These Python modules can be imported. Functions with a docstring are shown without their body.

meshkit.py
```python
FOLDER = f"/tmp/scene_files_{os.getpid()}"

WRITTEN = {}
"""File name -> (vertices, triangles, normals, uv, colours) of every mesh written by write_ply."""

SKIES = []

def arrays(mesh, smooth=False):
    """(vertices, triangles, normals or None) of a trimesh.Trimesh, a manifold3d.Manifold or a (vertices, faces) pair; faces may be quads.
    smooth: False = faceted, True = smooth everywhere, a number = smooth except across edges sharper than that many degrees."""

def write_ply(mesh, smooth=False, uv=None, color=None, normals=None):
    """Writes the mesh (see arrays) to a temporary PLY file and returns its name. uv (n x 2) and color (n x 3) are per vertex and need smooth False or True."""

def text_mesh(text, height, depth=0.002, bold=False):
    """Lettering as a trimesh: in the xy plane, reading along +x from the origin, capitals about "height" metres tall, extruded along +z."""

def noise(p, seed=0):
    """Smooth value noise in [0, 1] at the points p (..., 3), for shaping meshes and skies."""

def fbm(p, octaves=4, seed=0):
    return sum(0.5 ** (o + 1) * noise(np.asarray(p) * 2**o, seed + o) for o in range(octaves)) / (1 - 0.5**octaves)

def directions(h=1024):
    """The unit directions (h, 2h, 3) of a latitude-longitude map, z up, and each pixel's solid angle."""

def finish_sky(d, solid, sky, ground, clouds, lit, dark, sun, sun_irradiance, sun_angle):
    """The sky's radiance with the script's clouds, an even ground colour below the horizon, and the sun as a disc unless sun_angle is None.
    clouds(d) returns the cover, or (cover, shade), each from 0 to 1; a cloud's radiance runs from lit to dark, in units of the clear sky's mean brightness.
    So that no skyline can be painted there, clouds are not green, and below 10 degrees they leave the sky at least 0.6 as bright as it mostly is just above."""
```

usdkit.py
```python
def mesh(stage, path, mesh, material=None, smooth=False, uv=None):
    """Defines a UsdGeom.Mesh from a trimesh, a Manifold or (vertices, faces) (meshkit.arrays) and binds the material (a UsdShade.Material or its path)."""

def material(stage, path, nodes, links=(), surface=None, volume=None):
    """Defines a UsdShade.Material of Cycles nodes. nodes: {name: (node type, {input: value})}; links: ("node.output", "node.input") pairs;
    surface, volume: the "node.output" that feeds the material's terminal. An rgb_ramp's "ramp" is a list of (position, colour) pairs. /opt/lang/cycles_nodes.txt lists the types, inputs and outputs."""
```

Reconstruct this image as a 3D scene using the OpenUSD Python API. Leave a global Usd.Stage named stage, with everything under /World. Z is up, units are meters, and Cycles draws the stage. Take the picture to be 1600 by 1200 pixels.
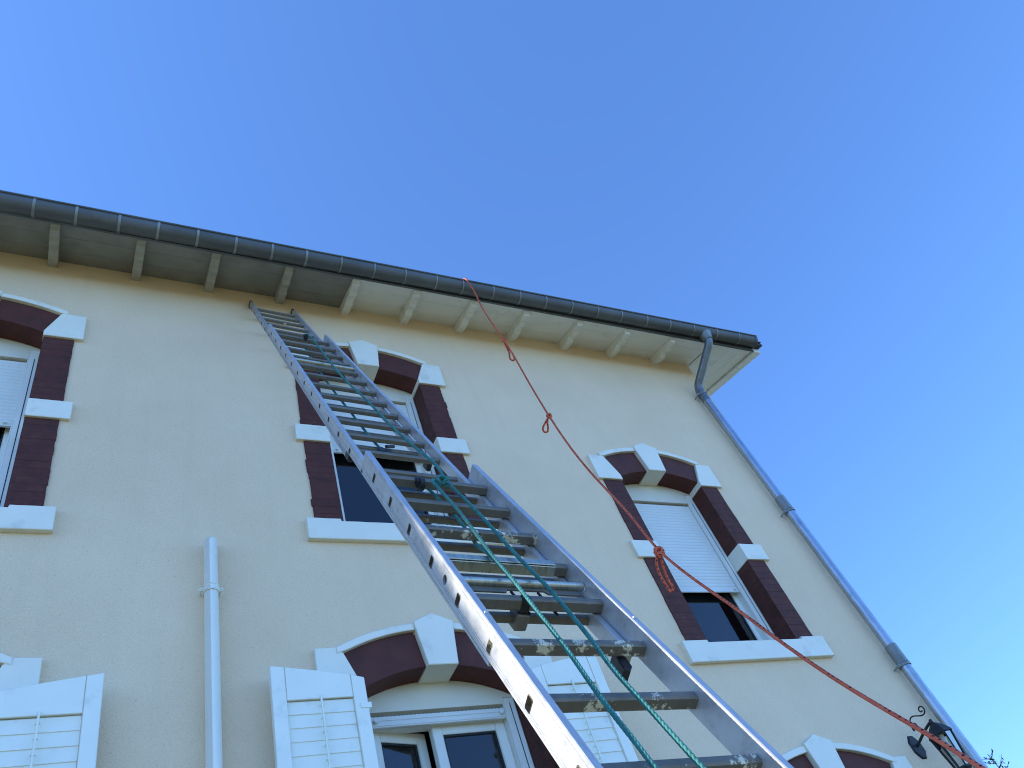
import math, random
import numpy as np, trimesh, usdkit, meshkit
import manifold3d as m3
from shapely.geometry import Polygon
from pxr import Usd, UsdGeom, UsdLux, UsdShade, Gf, Sdf

random.seed(7); rng = np.random.default_rng(7)
stage = Usd.Stage.CreateInMemory()
UsdGeom.SetStageUpAxis(stage, UsdGeom.Tokens.z); UsdGeom.SetStageMetersPerUnit(stage, 1.0)
world = UsdGeom.Xform.Define(stage, '/World'); stage.SetDefaultPrim(world.GetPrim())
UsdGeom.Scope.Define(stage, '/World/Looks')
OZ = 5.63                      # height of the upper window sills above the ground

# ---------------------------------------------------------------- camera
CAM = np.array([-5.10645434, -4.44611253, -4.02687879 + OZ])
RX = [0.8828981525, -0.3728641954, -0.2854174909]      # right
RY = [0.1187732038, 0.7654011708, -0.6324982006]       # down
RZ = [0.4542948135, 0.5245315430, 0.7200575547]        # forward
cam = UsdGeom.Camera.Define(stage, '/World/camera')
cam.AddTransformOp().Set(Gf.Matrix4d(*RX, 0, *[-v for v in RY], 0, *[-v for v in RZ], 0, *CAM, 1))
cam.CreateHorizontalApertureAttr(36.0); cam.CreateVerticalApertureAttr(27.0)
cam.CreateFocalLengthAttr(36.0 * 1242.9 / 1600.0)
cam.CreateClippingRangeAttr(Gf.Vec2f(0.05, 5000))
cam.CreateExposureAttr(1.0)

# ---------------------------------------------------------------- sky and sun (behind the house, to the left)
SUN = np.array([-1.30, 0.342, 0.94]); SUN /= np.linalg.norm(SUN)
mat = lambda name, nodes, links=(), surface=None, volume=None: usdkit.material(stage, '/World/Looks/' + name, nodes, links, surface, volume)
sky_m = mat('sky_light', {
    's': ('sky_texture', {'sky_type': 'single_scattering', 'sun_disc': False, 'sun_elevation': float(math.asin(SUN[2])), 'sun_rotation': float(math.atan2(SUN[0], SUN[1])), 'altitude': 100.0, 'air_density': 1.0, 'aerosol_density': 0.35, 'ozone_density': 1.0}),
    't': ('mix_color', {'blend_type': 'multiply', 'fac': 1.0, 'use_clamp': False, 'b': (0.61, 1.05, 1.79)}),
    'g': ('gamma', {'gamma': 0.775}), 'b': ('background_shader', {'strength': 0.128})}, [('s.color', 'g.color'), ('g.color', 't.a'), ('t.result', 'b.color')], surface='b.background')
dome = UsdLux.DomeLight.Define(stage, '/World/sky')
UsdShade.MaterialBindingAPI.Apply(dome.GetPrim()).Bind(sky_m)
dome.GetPrim().SetCustomDataByKey('kind', 'structure'); dome.GetPrim().SetCustomDataByKey('label', 'clear blue cloudless sky above the roof'); dome.GetPrim().SetCustomDataByKey('category', 'sky')
sun = UsdLux.DistantLight.Define(stage, '/World/sun')
sun.CreateNormalizeAttr(True); sun.CreateIntensityAttr(1.25); sun.CreateAngleAttr(0.5); sun.CreateColorAttr(Gf.Vec3f(1.0, 0.935, 0.81))
_z = SUN; _x = np.cross([0, 0, 1], _z); _x /= np.linalg.norm(_x); _y = np.cross(_z, _x)
sun.AddTransformOp().Set(Gf.Matrix4d(*_x, 0, *_y, 0, *_z, 0, 0, 0, 30, 1))

# ---------------------------------------------------------------- materials
def surf(name, color, rough=0.7, metal=0.0, var=0.12, scale=6.0, bump=0.0, bscale=60.0, dirt=None, spec=0.4, stretch=None, fine=0.0):
    """A paint, metal or plastic: colour with soft mottling, optional dirt patches and fine relief, all in world space."""
    c = np.array(color, float)
    n = {'g': ('geometry', {}), 'm': ('mapping', {'scale': stretch or (1, 1, 1)}), 'n': ('noise_texture', {'scale': scale, 'detail': 6.0, 'roughness': 0.6}),
         'r': ('rgb_ramp', {'ramp': [(0.25, tuple(c * (1 - var))), (0.75, tuple(np.minimum(c * (1 + var), 0.95)))]}),
         'p': ('principled_bsdf', {'roughness': rough, 'metallic': metal, 'specular_ior_level': spec})}
    l = [('g.position', 'm.vector'), ('m.vector', 'n.vector'), ('n.fac', 'r.fac')]
    out = 'r.color'
    if dirt:
        dc, lo, hi, ds = dirt
        n['n2'] = ('noise_texture', {'scale': ds, 'detail': 8.0, 'roughness': 0.65}); n['r2'] = ('map_range', {'from_min': lo, 'from_max': hi, 'clamp': True})
        n['mx'] = ('mix_color', {'b': dc})
        l += [('m.vector', 'n2.vector'), ('n2.fac', 'r2.value'), ('r2.result', 'mx.fac'), (out, 'mx.a')]
        out = 'mx.result'
    l.append((out, 'p.base_color'))
    if bump:
        n['nb'] = ('noise_texture', {'scale': bscale, 'detail': 4.0}); n['bp'] = ('bump', {'strength': bump, 'distance': 0.01})
        l += [('g.position', 'nb.vector'), ('nb.fac', 'bp.height'), ('bp.normal', 'p.normal')]
    return mat(name, n, l, surface='p.BSDF')

M = {}
# cream rendered wall: patchy cream with grain, faint rain streaks and small dark specks
M['render'] = mat('cream_render', {
    'g': ('geometry', {}), 'n1': ('noise_texture', {'scale': 0.9, 'detail': 6.0, 'roughness': 0.65}),
    'r1': ('rgb_ramp', {'ramp': [(0.3, (0.775, 0.595, 0.395)), (0.7, (0.86, 0.67, 0.455))]}),
    'ms': ('mapping', {'scale': (7.0, 7.0, 0.5)}), 'n2': ('noise_texture', {'scale': 1.0, 'detail': 5.0, 'roughness': 0.6}), 'r2': ('map_range', {'from_min': 0.52, 'from_max': 0.80, 'to_max': 0.09, 'clamp': True}),
    'mx': ('mix_color', {'b': (0.42, 0.385, 0.30)}),
    'n3': ('noise_texture', {'scale': 48.0, 'detail': 5.0, 'roughness': 0.6}), 'r3': ('map_range', {'from_min': 0.62, 'from_max': 0.72, 'to_max': 0.45, 'clamp': True}), 'mx2': ('mix_color', {'b': (0.34, 0.31, 0.25)}),
    'nb': ('noise_texture', {'scale': 130.0, 'detail': 5.0, 'roughness': 0.7}), 'bp': ('bump', {'strength': 0.55, 'distance': 0.008}),
    'n4': ('noise_texture', {'scale': 90.0, 'detail': 4.0, 'roughness': 0.7}), 'r4': ('map_range', {'from_min': 0.25, 'from_max': 0.75, 'to_min': 0.86, 'to_max': 1.10}), 'mu': ('mix_color', {'blend_type': 'multiply', 'fac': 1.0}),
    'p': ('principled_bsdf', {'roughness': 0.9, 'specular_ior_level': 0.2})},
    [('g.position', 'n1.vector'), ('n1.fac', 'r1.fac'), ('g.position', 'ms.vector'), ('ms.vector', 'n2.vector'), ('n2.fac', 'r2.value'), ('r1.color', 'mx.a'), ('r2.result', 'mx.fac'),
     ('g.position', 'n3.vector'), ('n3.fac', 'r3.value'), ('mx.result', 'mx2.a'), ('r3.result', 'mx2.fac'), ('g.position', 'n4.vector'), ('n4.fac', 'r4.value'), ('mx2.result', 'mu.a'), ('r4.result', 'mu.b'),
     ('mu.result', 'p.base_color'), ('g.position', 'nb.vector'), ('nb.fac', 'bp.height'), ('bp.normal', 'p.normal')], surface='p.BSDF')
M['trim'] = surf('white_trim_paint', (0.79, 0.765, 0.64), 0.6, var=0.05, scale=3, bump=0.15, bscale=45, dirt=((0.52, 0.49, 0.42), 0.56, 0.85, 5.0))
M['shutter'] = surf('white_shutter_paint', (0.81, 0.82, 0.71), 0.45, var=0.04, scale=5, dirt=((0.60, 0.60, 0.58), 0.6, 0.85, 9.0))
M['pvc'] = surf('white_window_plastic', (0.78, 0.79, 0.72), 0.35, var=0.03, scale=4)
M['curtain'] = surf('roller_shutter_plastic', (0.72, 0.75, 0.72), 0.4, var=0.04, scale=4)
M['tympanum'] = surf('cream_arch_panel', (0.72, 0.69, 0.58), 0.7, var=0.05, scale=3)
M['brick'] = surf('dark_red_brick_paint', (0.078, 0.0175, 0.0105), 0.7, var=0.35, scale=11, bump=0.4, bscale=70, dirt=((0.115, 0.036, 0.022), 0.55, 0.8, 14.0))
M['arch_red'] = surf('dark_red_arch_paint', (0.082, 0.0185, 0.011), 0.65, var=0.3, scale=7, bump=0.25, bscale=50, dirt=((0.125, 0.043, 0.028), 0.6, 0.85, 8.0))
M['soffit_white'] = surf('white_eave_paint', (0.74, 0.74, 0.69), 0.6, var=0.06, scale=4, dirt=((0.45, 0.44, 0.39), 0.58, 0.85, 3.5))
M['soffit_grey'] = surf('grey_eave_board', (0.25, 0.25, 0.23), 0.75, var=0.15, scale=5, dirt=((0.16, 0.16, 0.145), 0.5, 0.8, 3.0))  # darker grey tone for the boards on the left stretch
M['rafter_grey'] = surf('grey_rafter_paint', (0.38, 0.375, 0.33), 0.7, var=0.12, scale=7, dirt=((0.26, 0.25, 0.22), 0.52, 0.8, 9.0))  # greyer tone for the rafter tails on the left stretch
M['zinc'] = surf('weathered_zinc', (0.115, 0.125, 0.13), 0.5, 0.35, var=0.22, scale=4, dirt=((0.19, 0.195, 0.195), 0.58, 0.8, 6.0), stretch=(0.6, 1, 1))
M['zinc_neck'] = surf('dull_zinc_pipe', (0.20, 0.225, 0.25), 0.42, 0.7, var=0.25, scale=9, dirt=((0.34, 0.37, 0.40), 0.58, 0.75, 12.0))
M['zinc_strap'] = surf('zinc_strap', (0.26, 0.285, 0.29), 0.5, 0.5, var=0.2, scale=9)
M['galv'] = surf('galvanised_pipe', (0.42, 0.46, 0.52), 0.30, 0.92, var=0.3, scale=9, stretch=(1, 1, 0.3), dirt=((0.24, 0.27, 0.31), 0.54, 0.72, 9.0))
M['roof'] = surf('dark_roof_tile', (0.055, 0.05, 0.05), 0.8, var=0.3, scale=8)
M['pipe_white'] = surf('white_vent_plastic', (0.79, 0.79, 0.69), 0.5, var=0.04, scale=4, dirt=((0.62, 0.60, 0.55), 0.6, 0.85, 6.0))
def metal(name, color, rough, dirtc, lo, hi, mtl=0.9):
    n = {'g': ('geometry', {}), 'm': ('mapping', {'scale': (6, 1.2, 1.2)}), 'n': ('noise_texture', {'scale': 9.0, 'detail': 7.0, 'roughness': 0.7}),
         'r': ('rgb_ramp', {'ramp': [(0.25, tuple(np.array(color) * 0.78)), (0.75, tuple(np.minimum(np.array(color) * 1.12, 0.95)))]}),
         'rr': ('map_range', {'from_min': 0.3, 'from_max': 0.7, 'to_min': rough - 0.08, 'to_max': rough + 0.12}),
         'n2': ('noise_texture', {'scale': 7.0, 'detail': 9.0, 'roughness': 0.75}), 'r2': ('map_range', {'from_min': lo, 'from_max': hi, 'clamp': True}), 'mx': ('mix_color', {'b': dirtc}),
         'mt': ('map_range', {'from_min': 0.0, 'from_max': 1.0, 'to_min': mtl, 'to_max': 0.0}),
         'nb': ('noise_texture', {'scale': 160.0, 'detail': 3.0}), 'bp': ('bump', {'strength': 0.08, 'distance': 0.004}), 'p': ('principled_bsdf', {})}
    l = [('g.position', 'm.vector'), ('m.vector', 'n.vector'), ('n.fac', 'r.fac'), ('n.fac', 'rr.value'), ('rr.result', 'p.roughness'), ('g.position', 'n2.vector'), ('n2.fac', 'r2.value'),
         ('r.color', 'mx.a'), ('r2.result', 'mx.fac'), ('mx.result', 'p.base_color'), ('r2.result', 'mt.value'), ('mt.result', 'p.metallic'), ('g.position', 'nb.vector'), ('nb.fac', 'bp.height'), ('bp.normal', 'p.normal')]
    return mat(name, n, l, surface='p.BSDF')
M['alu'] = metal('scuffed_aluminium', (0.56, 0.565, 0.58), 0.36, (0.20, 0.20, 0.20), 0.655, 0.70, 0.55)
M['alu_dull'] = metal('grimy_aluminium', (0.46, 0.47, 0.50), 0.42, (0.10, 0.10, 0.10), 0.56, 0.68, 0.55)
M['rung'] = metal('dull_rung_aluminium', (0.20, 0.18, 0.15), 0.48, (0.62, 0.58, 0.46), 0.64, 0.67, 0.45)
M['rung_painted'] = metal('paint_splashed_rung_aluminium', (0.20, 0.18, 0.15), 0.48, (0.70, 0.66, 0.52), 0.53, 0.55, 0.45)
M['rung_clean'] = metal('bright_rung_aluminium', (0.55, 0.54, 0.46), 0.33, (0.42, 0.39, 0.30), 0.58, 0.74)
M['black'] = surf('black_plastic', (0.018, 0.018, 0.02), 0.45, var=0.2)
M['iron'] = surf('black_wrought_iron', (0.016, 0.017, 0.019), 0.5, 0.0, var=0.25, scale=20, bump=0.2, bscale=90)
M['green_rope'] = surf('teal_rope', (0.043, 0.20, 0.18), 0.8, var=0.35, scale=25, dirt=((0.02, 0.075, 0.08), 0.56, 0.70, 60.0))
M['orange_rope'] = mat('orange_rope', {
    'u': ('texture_coordinate', {}), 'g': ('geometry', {}), 'm': ('mapping', {'scale': (36.0, 2.0, 1.0)}), 'v': ('voronoi_texture', {'dimensions': '2D', 'scale': 1.0, 'randomness': 0.35}), 'r': ('map_range', {'from_min': 0.15, 'from_max': 0.22, 'clamp': True}),
    'n': ('noise_texture', {'scale': 14.0, 'detail': 4.0}), 'c': ('rgb_ramp', {'ramp': [(0.3, (0.62, 0.12, 0.065)), (0.7, (0.78, 0.18, 0.10))]}),
    'x': ('mix_color', {'a': (0.035, 0.02, 0.035)}), 'p': ('principled_bsdf', {'roughness': 0.8, 'specular_ior_level': 0.2})},
    [('u.UV', 'm.vector'), ('m.vector', 'v.vector'), ('v.distance', 'r.value'), ('g.position', 'n.vector'), ('n.fac', 'c.fac'), ('r.result', 'x.fac'), ('c.color', 'x.b'), ('x.result', 'p.base_color')], surface='p.BSDF')
M['glass'] = mat('window_glass', {'f': ('fresnel', {'IOR': 1.85}), 't': ('transparent_bsdf', {'color': (0.82, 0.86, 0.88)}), 'g': ('glossy_bsdf', {'color': (0.95, 0.95, 0.95), 'roughness': 0.005}), 'x': ('mix_closure', {})},
                 [('f.fac', 'x.fac'), ('t.BSDF', 'x.closure1'), ('g.BSDF', 'x.closure2')], surface='x.closure')
M['lamp_glass'] = mat('lantern_glass', {'f': ('fresnel', {'IOR': 1.25}), 't': ('transparent_bsdf', {'color': (0.9, 0.92, 0.93)}), 'g': ('glossy_bsdf', {'color': (0.35, 0.35, 0.35), 'roughness': 0.03}), 'x': ('mix_closure', {})},
                      [('f.fac', 'x.fac'), ('t.BSDF', 'x.closure1'), ('g.BSDF', 'x.closure2')], surface='x.closure')
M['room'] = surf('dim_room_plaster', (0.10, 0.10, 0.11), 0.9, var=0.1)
M['lawn'] = surf('dry_lawn', (0.115, 0.118, 0.062), 0.95, var=0.4, scale=1.6, bump=0.6, bscale=30, dirt=((0.15, 0.142, 0.09), 0.48, 0.62, 0.35))
M['bark'] = surf('twig_bark', (0.10, 0.075, 0.05), 0.85, var=0.3, scale=30)
M['leaf'] = mat('small_leaf', {'g': ('geometry', {}), 'n': ('noise_texture', {'scale': 12.0}), 'r': ('rgb_ramp', {'ramp': [(0.3, (0.035, 0.06, 0.03)), (0.7, (0.07, 0.10, 0.05))]}), 'p': ('principled_bsdf', {'roughness': 0.6}), 't': ('translucent_bsdf', {'color': (0.08, 0.13, 0.04)}), 'x': ('mix_closure', {'fac': 0.25})},
                [('g.position', 'n.vector'), ('n.fac', 'r.fac'), ('r.color', 'p.base_color'), ('p.BSDF', 'x.closure1'), ('t.BSDF', 'x.closure2')], surface='x.closure')

# ---------------------------------------------------------------- helpers
_names = {}
def numbered(parent, name):
    k = (parent, name); i = _names.get(k, 0); _names[k] = i + 1
    return f'{parent}/{name}' + (f'_{i:03d}' if i else '')
_loc = {}
def tag(prim, label=None, category=None, group=None, kind=None):
    for k, v in (('label', label), ('category', category), ('group', group), ('kind', kind)):
        if v: prim.SetCustomDataByKey(k, v)
    return prim
def thing(name, label, category, loc, group=None):
    p = numbered('/World', name); x = UsdGeom.Xform.Define(stage, p); x.AddTranslateOp().Set(Gf.Vec3d(*map(float, loc))); _loc[p] = np.array(loc, float)
    tag(x.GetPrim(), label, category, group); return p
def obj(name, mesh, material, parent='/World', smooth=False, uv=None, label=None, kind=None, category=None):
    """One Mesh prim; vertices are given in house coordinates (z = 0 at the upper sills)."""
    p = numbered(parent, name)
    if hasattr(mesh, 'to_mesh'):
        t = mesh.to_mesh(); mesh = trimesh.Trimesh(t.vert_properties[:, :3], t.tri_verts, process=False)
    v = np.array(mesh.vertices, float) + [0, 0, OZ]
    root = '/World/' + p.split('/')[2]
    if root in _loc: v = v - _loc[root]
    prim = usdkit.mesh(stage, p, trimesh.Trimesh(v, mesh.faces, process=False), M[material], smooth=smooth, uv=uv)
    tag(prim.GetPrim(), label, category, None, kind)
    return p
cat = trimesh.util.concatenate
def box(x0, x1, y0, y1, z0, z1, c=0.0):
    if c <= 0:
        b = trimesh.creation.box(extents=(x1 - x0, y1 - y0, z1 - z0)); b.apply_translation(((x0 + x1) / 2, (y0 + y1) / 2, (z0 + z1) / 2)); return b
    pts = []
    for x, sx in ((x0, 1), (x1, -1)):
        for y, sy in ((y0, 1), (y1, -1)):
            for z, sz in ((z0, 1), (z1, -1)):
                pts += [(x + sx * c, y + sy * c, z), (x + sx * c, y, z + sz * c), (x, y + sy * c, z + sz * c)]
    return trimesh.convex.convex_hull(np.array(pts))
def man(t): return m3.Manifold(m3.Mesh(np.asarray(t.vertices, np.float32), np.asarray(t.faces, np.uint32)))
def tri(m): t = m.to_mesh(); return trimesh.Trimesh(t.vert_properties[:, :3], t.tri_verts, process=False)
def inset(poly, c):
    p = np.array(poly, float); a = np.roll(p, 1, 0); b = np.roll(p, -1, 0)
    d1 = p - a; d1 /= np.linalg.norm(d1, axis=1)[:, None]; d2 = b - p; d2 /= np.linalg.norm(d2, axis=1)[:, None]
    n1 = np.c_[-d1[:, 1], d1[:, 0]]; n2 = np.c_[-d2[:, 1], d2[:, 0]]
    m = n1 + n2; m /= np.maximum((m * m).sum(1), 0.4)[:, None] / 2
    return p + m * c
def ext(poly, y0, y1, c=0.004):
    """Extrudes an outline in the wall's plane (x, z) from its front y0 back to y1, the front edge chamfered by c."""
    p = np.array(poly, float)
    if Polygon(p).exterior.is_ccw is False: p = p[::-1]
    q = inset(p, c) if c else p; n = len(p)
    v2, f2 = trimesh.creation.triangulate_polygon(Polygon(q), engine='earcut')
    idx = [int(np.argmin(((q - w) ** 2).sum(1))) for w in v2]; f2 = np.array([[idx[i] for i in f] for f in f2])
    V = np.vstack([np.c_[q[:, 0], np.full(n, y0), q[:, 1]], np.c_[p[:, 0], np.full(n, y0 + c), p[:, 1]], np.c_[p[:, 0], np.full(n, y1), p[:, 1]]])
    F = []
    for r in ((0, 1), (1, 2)) if c else ((1, 2),):
        for i in range(n):
            j = (i + 1) % n; a, b = r[0] * n, r[1] * n
            F += [(a + i, b + i, b + j), (a + i, b + j, a + j)]
    base = 0 if c else n
    F += [tuple(base + f) for f in f2] + [tuple(2 * n + f[::-1]) for f in f2]
    t = trimesh.Trimesh(V, F, process=False)
    trimesh.repair.fix_normals(t)
    return t
def sweep(path, radius, sides=10, uv=False, twist=None, lobes=3, depth=0.0, cap=True, up=(0.3, 0.2, 0.9)):
    P = np.array(path, float); n = len(P); T = np.gradient(P, axis=0); T /= np.linalg.norm(T, axis=1)[:, None]
    s = np.r_[0, np.cumsum(np.linalg.norm(np.diff(P, axis=0), axis=1))]
    N = np.zeros_like(P); a = np.array(up, float); a -= T[0] * (a @ T[0]); N[0] = a / np.linalg.norm(a)
    for i in range(1, n):
        a = N[i - 1] - T[i] * (N[i - 1] @ T[i]); N[i] = a / np.linalg.norm(a)
    B = np.cross(T, N); R = np.broadcast_to(radius, (n,)); th = np.linspace(0, 2 * np.pi, sides + 1 if uv else sides, endpoint=uv)
    k = len(th); V = []
    for i in range(n):
        r = R[i] * (1 + (depth * np.abs(np.cos(lobes * (th - s[i] * twist) / 2)) - depth * 0.6 if twist else 0))
        V.append(P[i] + np.outer(np.cos(th) * r, N[i]) + np.outer(np.sin(th) * r, B[i]))
    V = np.vstack(V); F = []
    for i in range(n - 1):
        for j in range(k - 1 if uv else k):
            a, b = i * k + j, i * k + (j + 1) % k
            F += [(a, b, b + k), (a, b + k, a + k)]
    UV = np.c_[np.repeat(s, k), np.tile(np.linspace(0, 1, k), n)] if uv else None
    if cap:
        V = np.vstack([V, P[:1], P[-1:]]); m = n * k
        for j in range(k - 1 if uv else k):
            F += [(m, (j + 1) % k, j), (m + 1, (n - 1) * k + j, (n - 1) * k + (j + 1) % k)]
        if uv: UV = np.vstack([UV, [[0, 0.5], [s[-1], 0.5]]])
    t = trimesh.Trimesh(V, F, process=False)
    return (t, UV) if uv else t
def smooth_path(pts, step):
    from scipy.interpolate import CubicSpline
    p = np.array(pts, float); s = np.r_[0, np.cumsum(np.linalg.norm(np.diff(p, axis=0), axis=1))]
    return CubicSpline(s, p)(np.linspace(0, s[-1], max(4, int(s[-1] / step) + 1)))
def lathe(profile, sides=20):
    """profile: (radius, z) pairs; a solid of revolution round z."""
    return trimesh.creation.revolve(np.array(profile, float), sections=sides)

# ---------------------------------------------------------------- ground
gx = np.concatenate([[-3000, -600, -150, -60], np.linspace(-30, 30, 41), [60, 150, 600, 3000]])
G = np.array([[x, y, -OZ + 0.03 * math.sin(x * 0.5) * math.cos(y * 0.4)] for x in gx for y in gx]); k = len(gx)
obj('ground', trimesh.Trimesh(G, [f for i in range(k - 1) for j in range(k - 1) for f in ((i * k + j, (i + 1) * k + j, (i + 1) * k + j + 1), (i * k + j, (i + 1) * k + j + 1, i * k + j + 1))], process=False), 'lawn', smooth=True, kind='structure')

# ---------------------------------------------------------------- house
XL, XR, DEPTH = -11.5, 1.625, 8.0           # wall ends and depth of the house
house = thing('house', 'cream rendered house with dark red brick window surrounds, white keystones and overhanging eaves', 'house', (-5.0, 0, 0))
WIN = [  # centre x, sill z, half width of the opening, curtain bottom above the sill or None (None: rolled up, casements below), upper storey
    (-6.066, 0.0, 0.50, 0.977), (-2.878, 0.0, 0.50, 0.985), (0.0, -1.142, 0.50, 0.655),
    (-6.066, -3.24, 0.57, None), (-2.878, -3.24, 0.57, None), (0.0, -4.38, 0.57, None)]
ZC, RI, RE = 0.805, 1.190, 1.460            # arch centre above the sill, inner and outer radius
def arch_z(x, r): return ZC + math.sqrt(r * r - x * x)
PITCH = math.tan(math.radians(17.5)); ZW = 2.985      # slope of the eaves; top of the facade
def tilt(x): return 0.007 * (x + 2.0)
def soff(x, y): return ZW + PITCH * y + 0.0
# facade: one slab with arched openings
slab = man(box(XL, XR, -0.022, 0.40, -OZ - 0.3, ZW + 0.02))
for xc, z0, ho, _ in WIN:
    xs = np.linspace(-ho - 0.03, ho + 0.03, 13); poly = [(xc - ho - 0.03, z0 - 0.05), (xc + ho + 0.03, z0 - 0.05)] + [(xc + x, z0 + arch_z(x, RI + 0.05)) for x in xs[::-1]]
    slab -= man(ext(poly, -0.3, 0.7, 0))
wall = obj('wall', slab, 'render', house)
obj('side_wall', box(XR - 0.4, XR, 0.402, DEPTH, -OZ - 0.3, ZW + 0.1), 'render', house)
obj('side_wall', box(XL, XL + 0.4, 0.402, DEPTH, -OZ - 0.3, ZW + 0.1), 'render', house)
obj('back_wall', box(XL + 0.402, XR - 0.402, DEPTH - 0.4, DEPTH, -OZ - 0.3, ZW + 0.1), 'render', house)
for gxx in (XR - 0.4, XL):
    t = ext([(0.0, ZW + 0.1), (DEPTH, ZW + 0.1), (DEPTH / 2, ZW + PITCH * DEPTH / 2)], 0, 0.4, 0)
    v = np.array(t.vertices); t.vertices = np.c_[gxx + v[:, 1], v[:, 0], v[:, 2]]; trimesh.repair.fix_normals(t)
    obj('gable', t, 'render', house)

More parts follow.
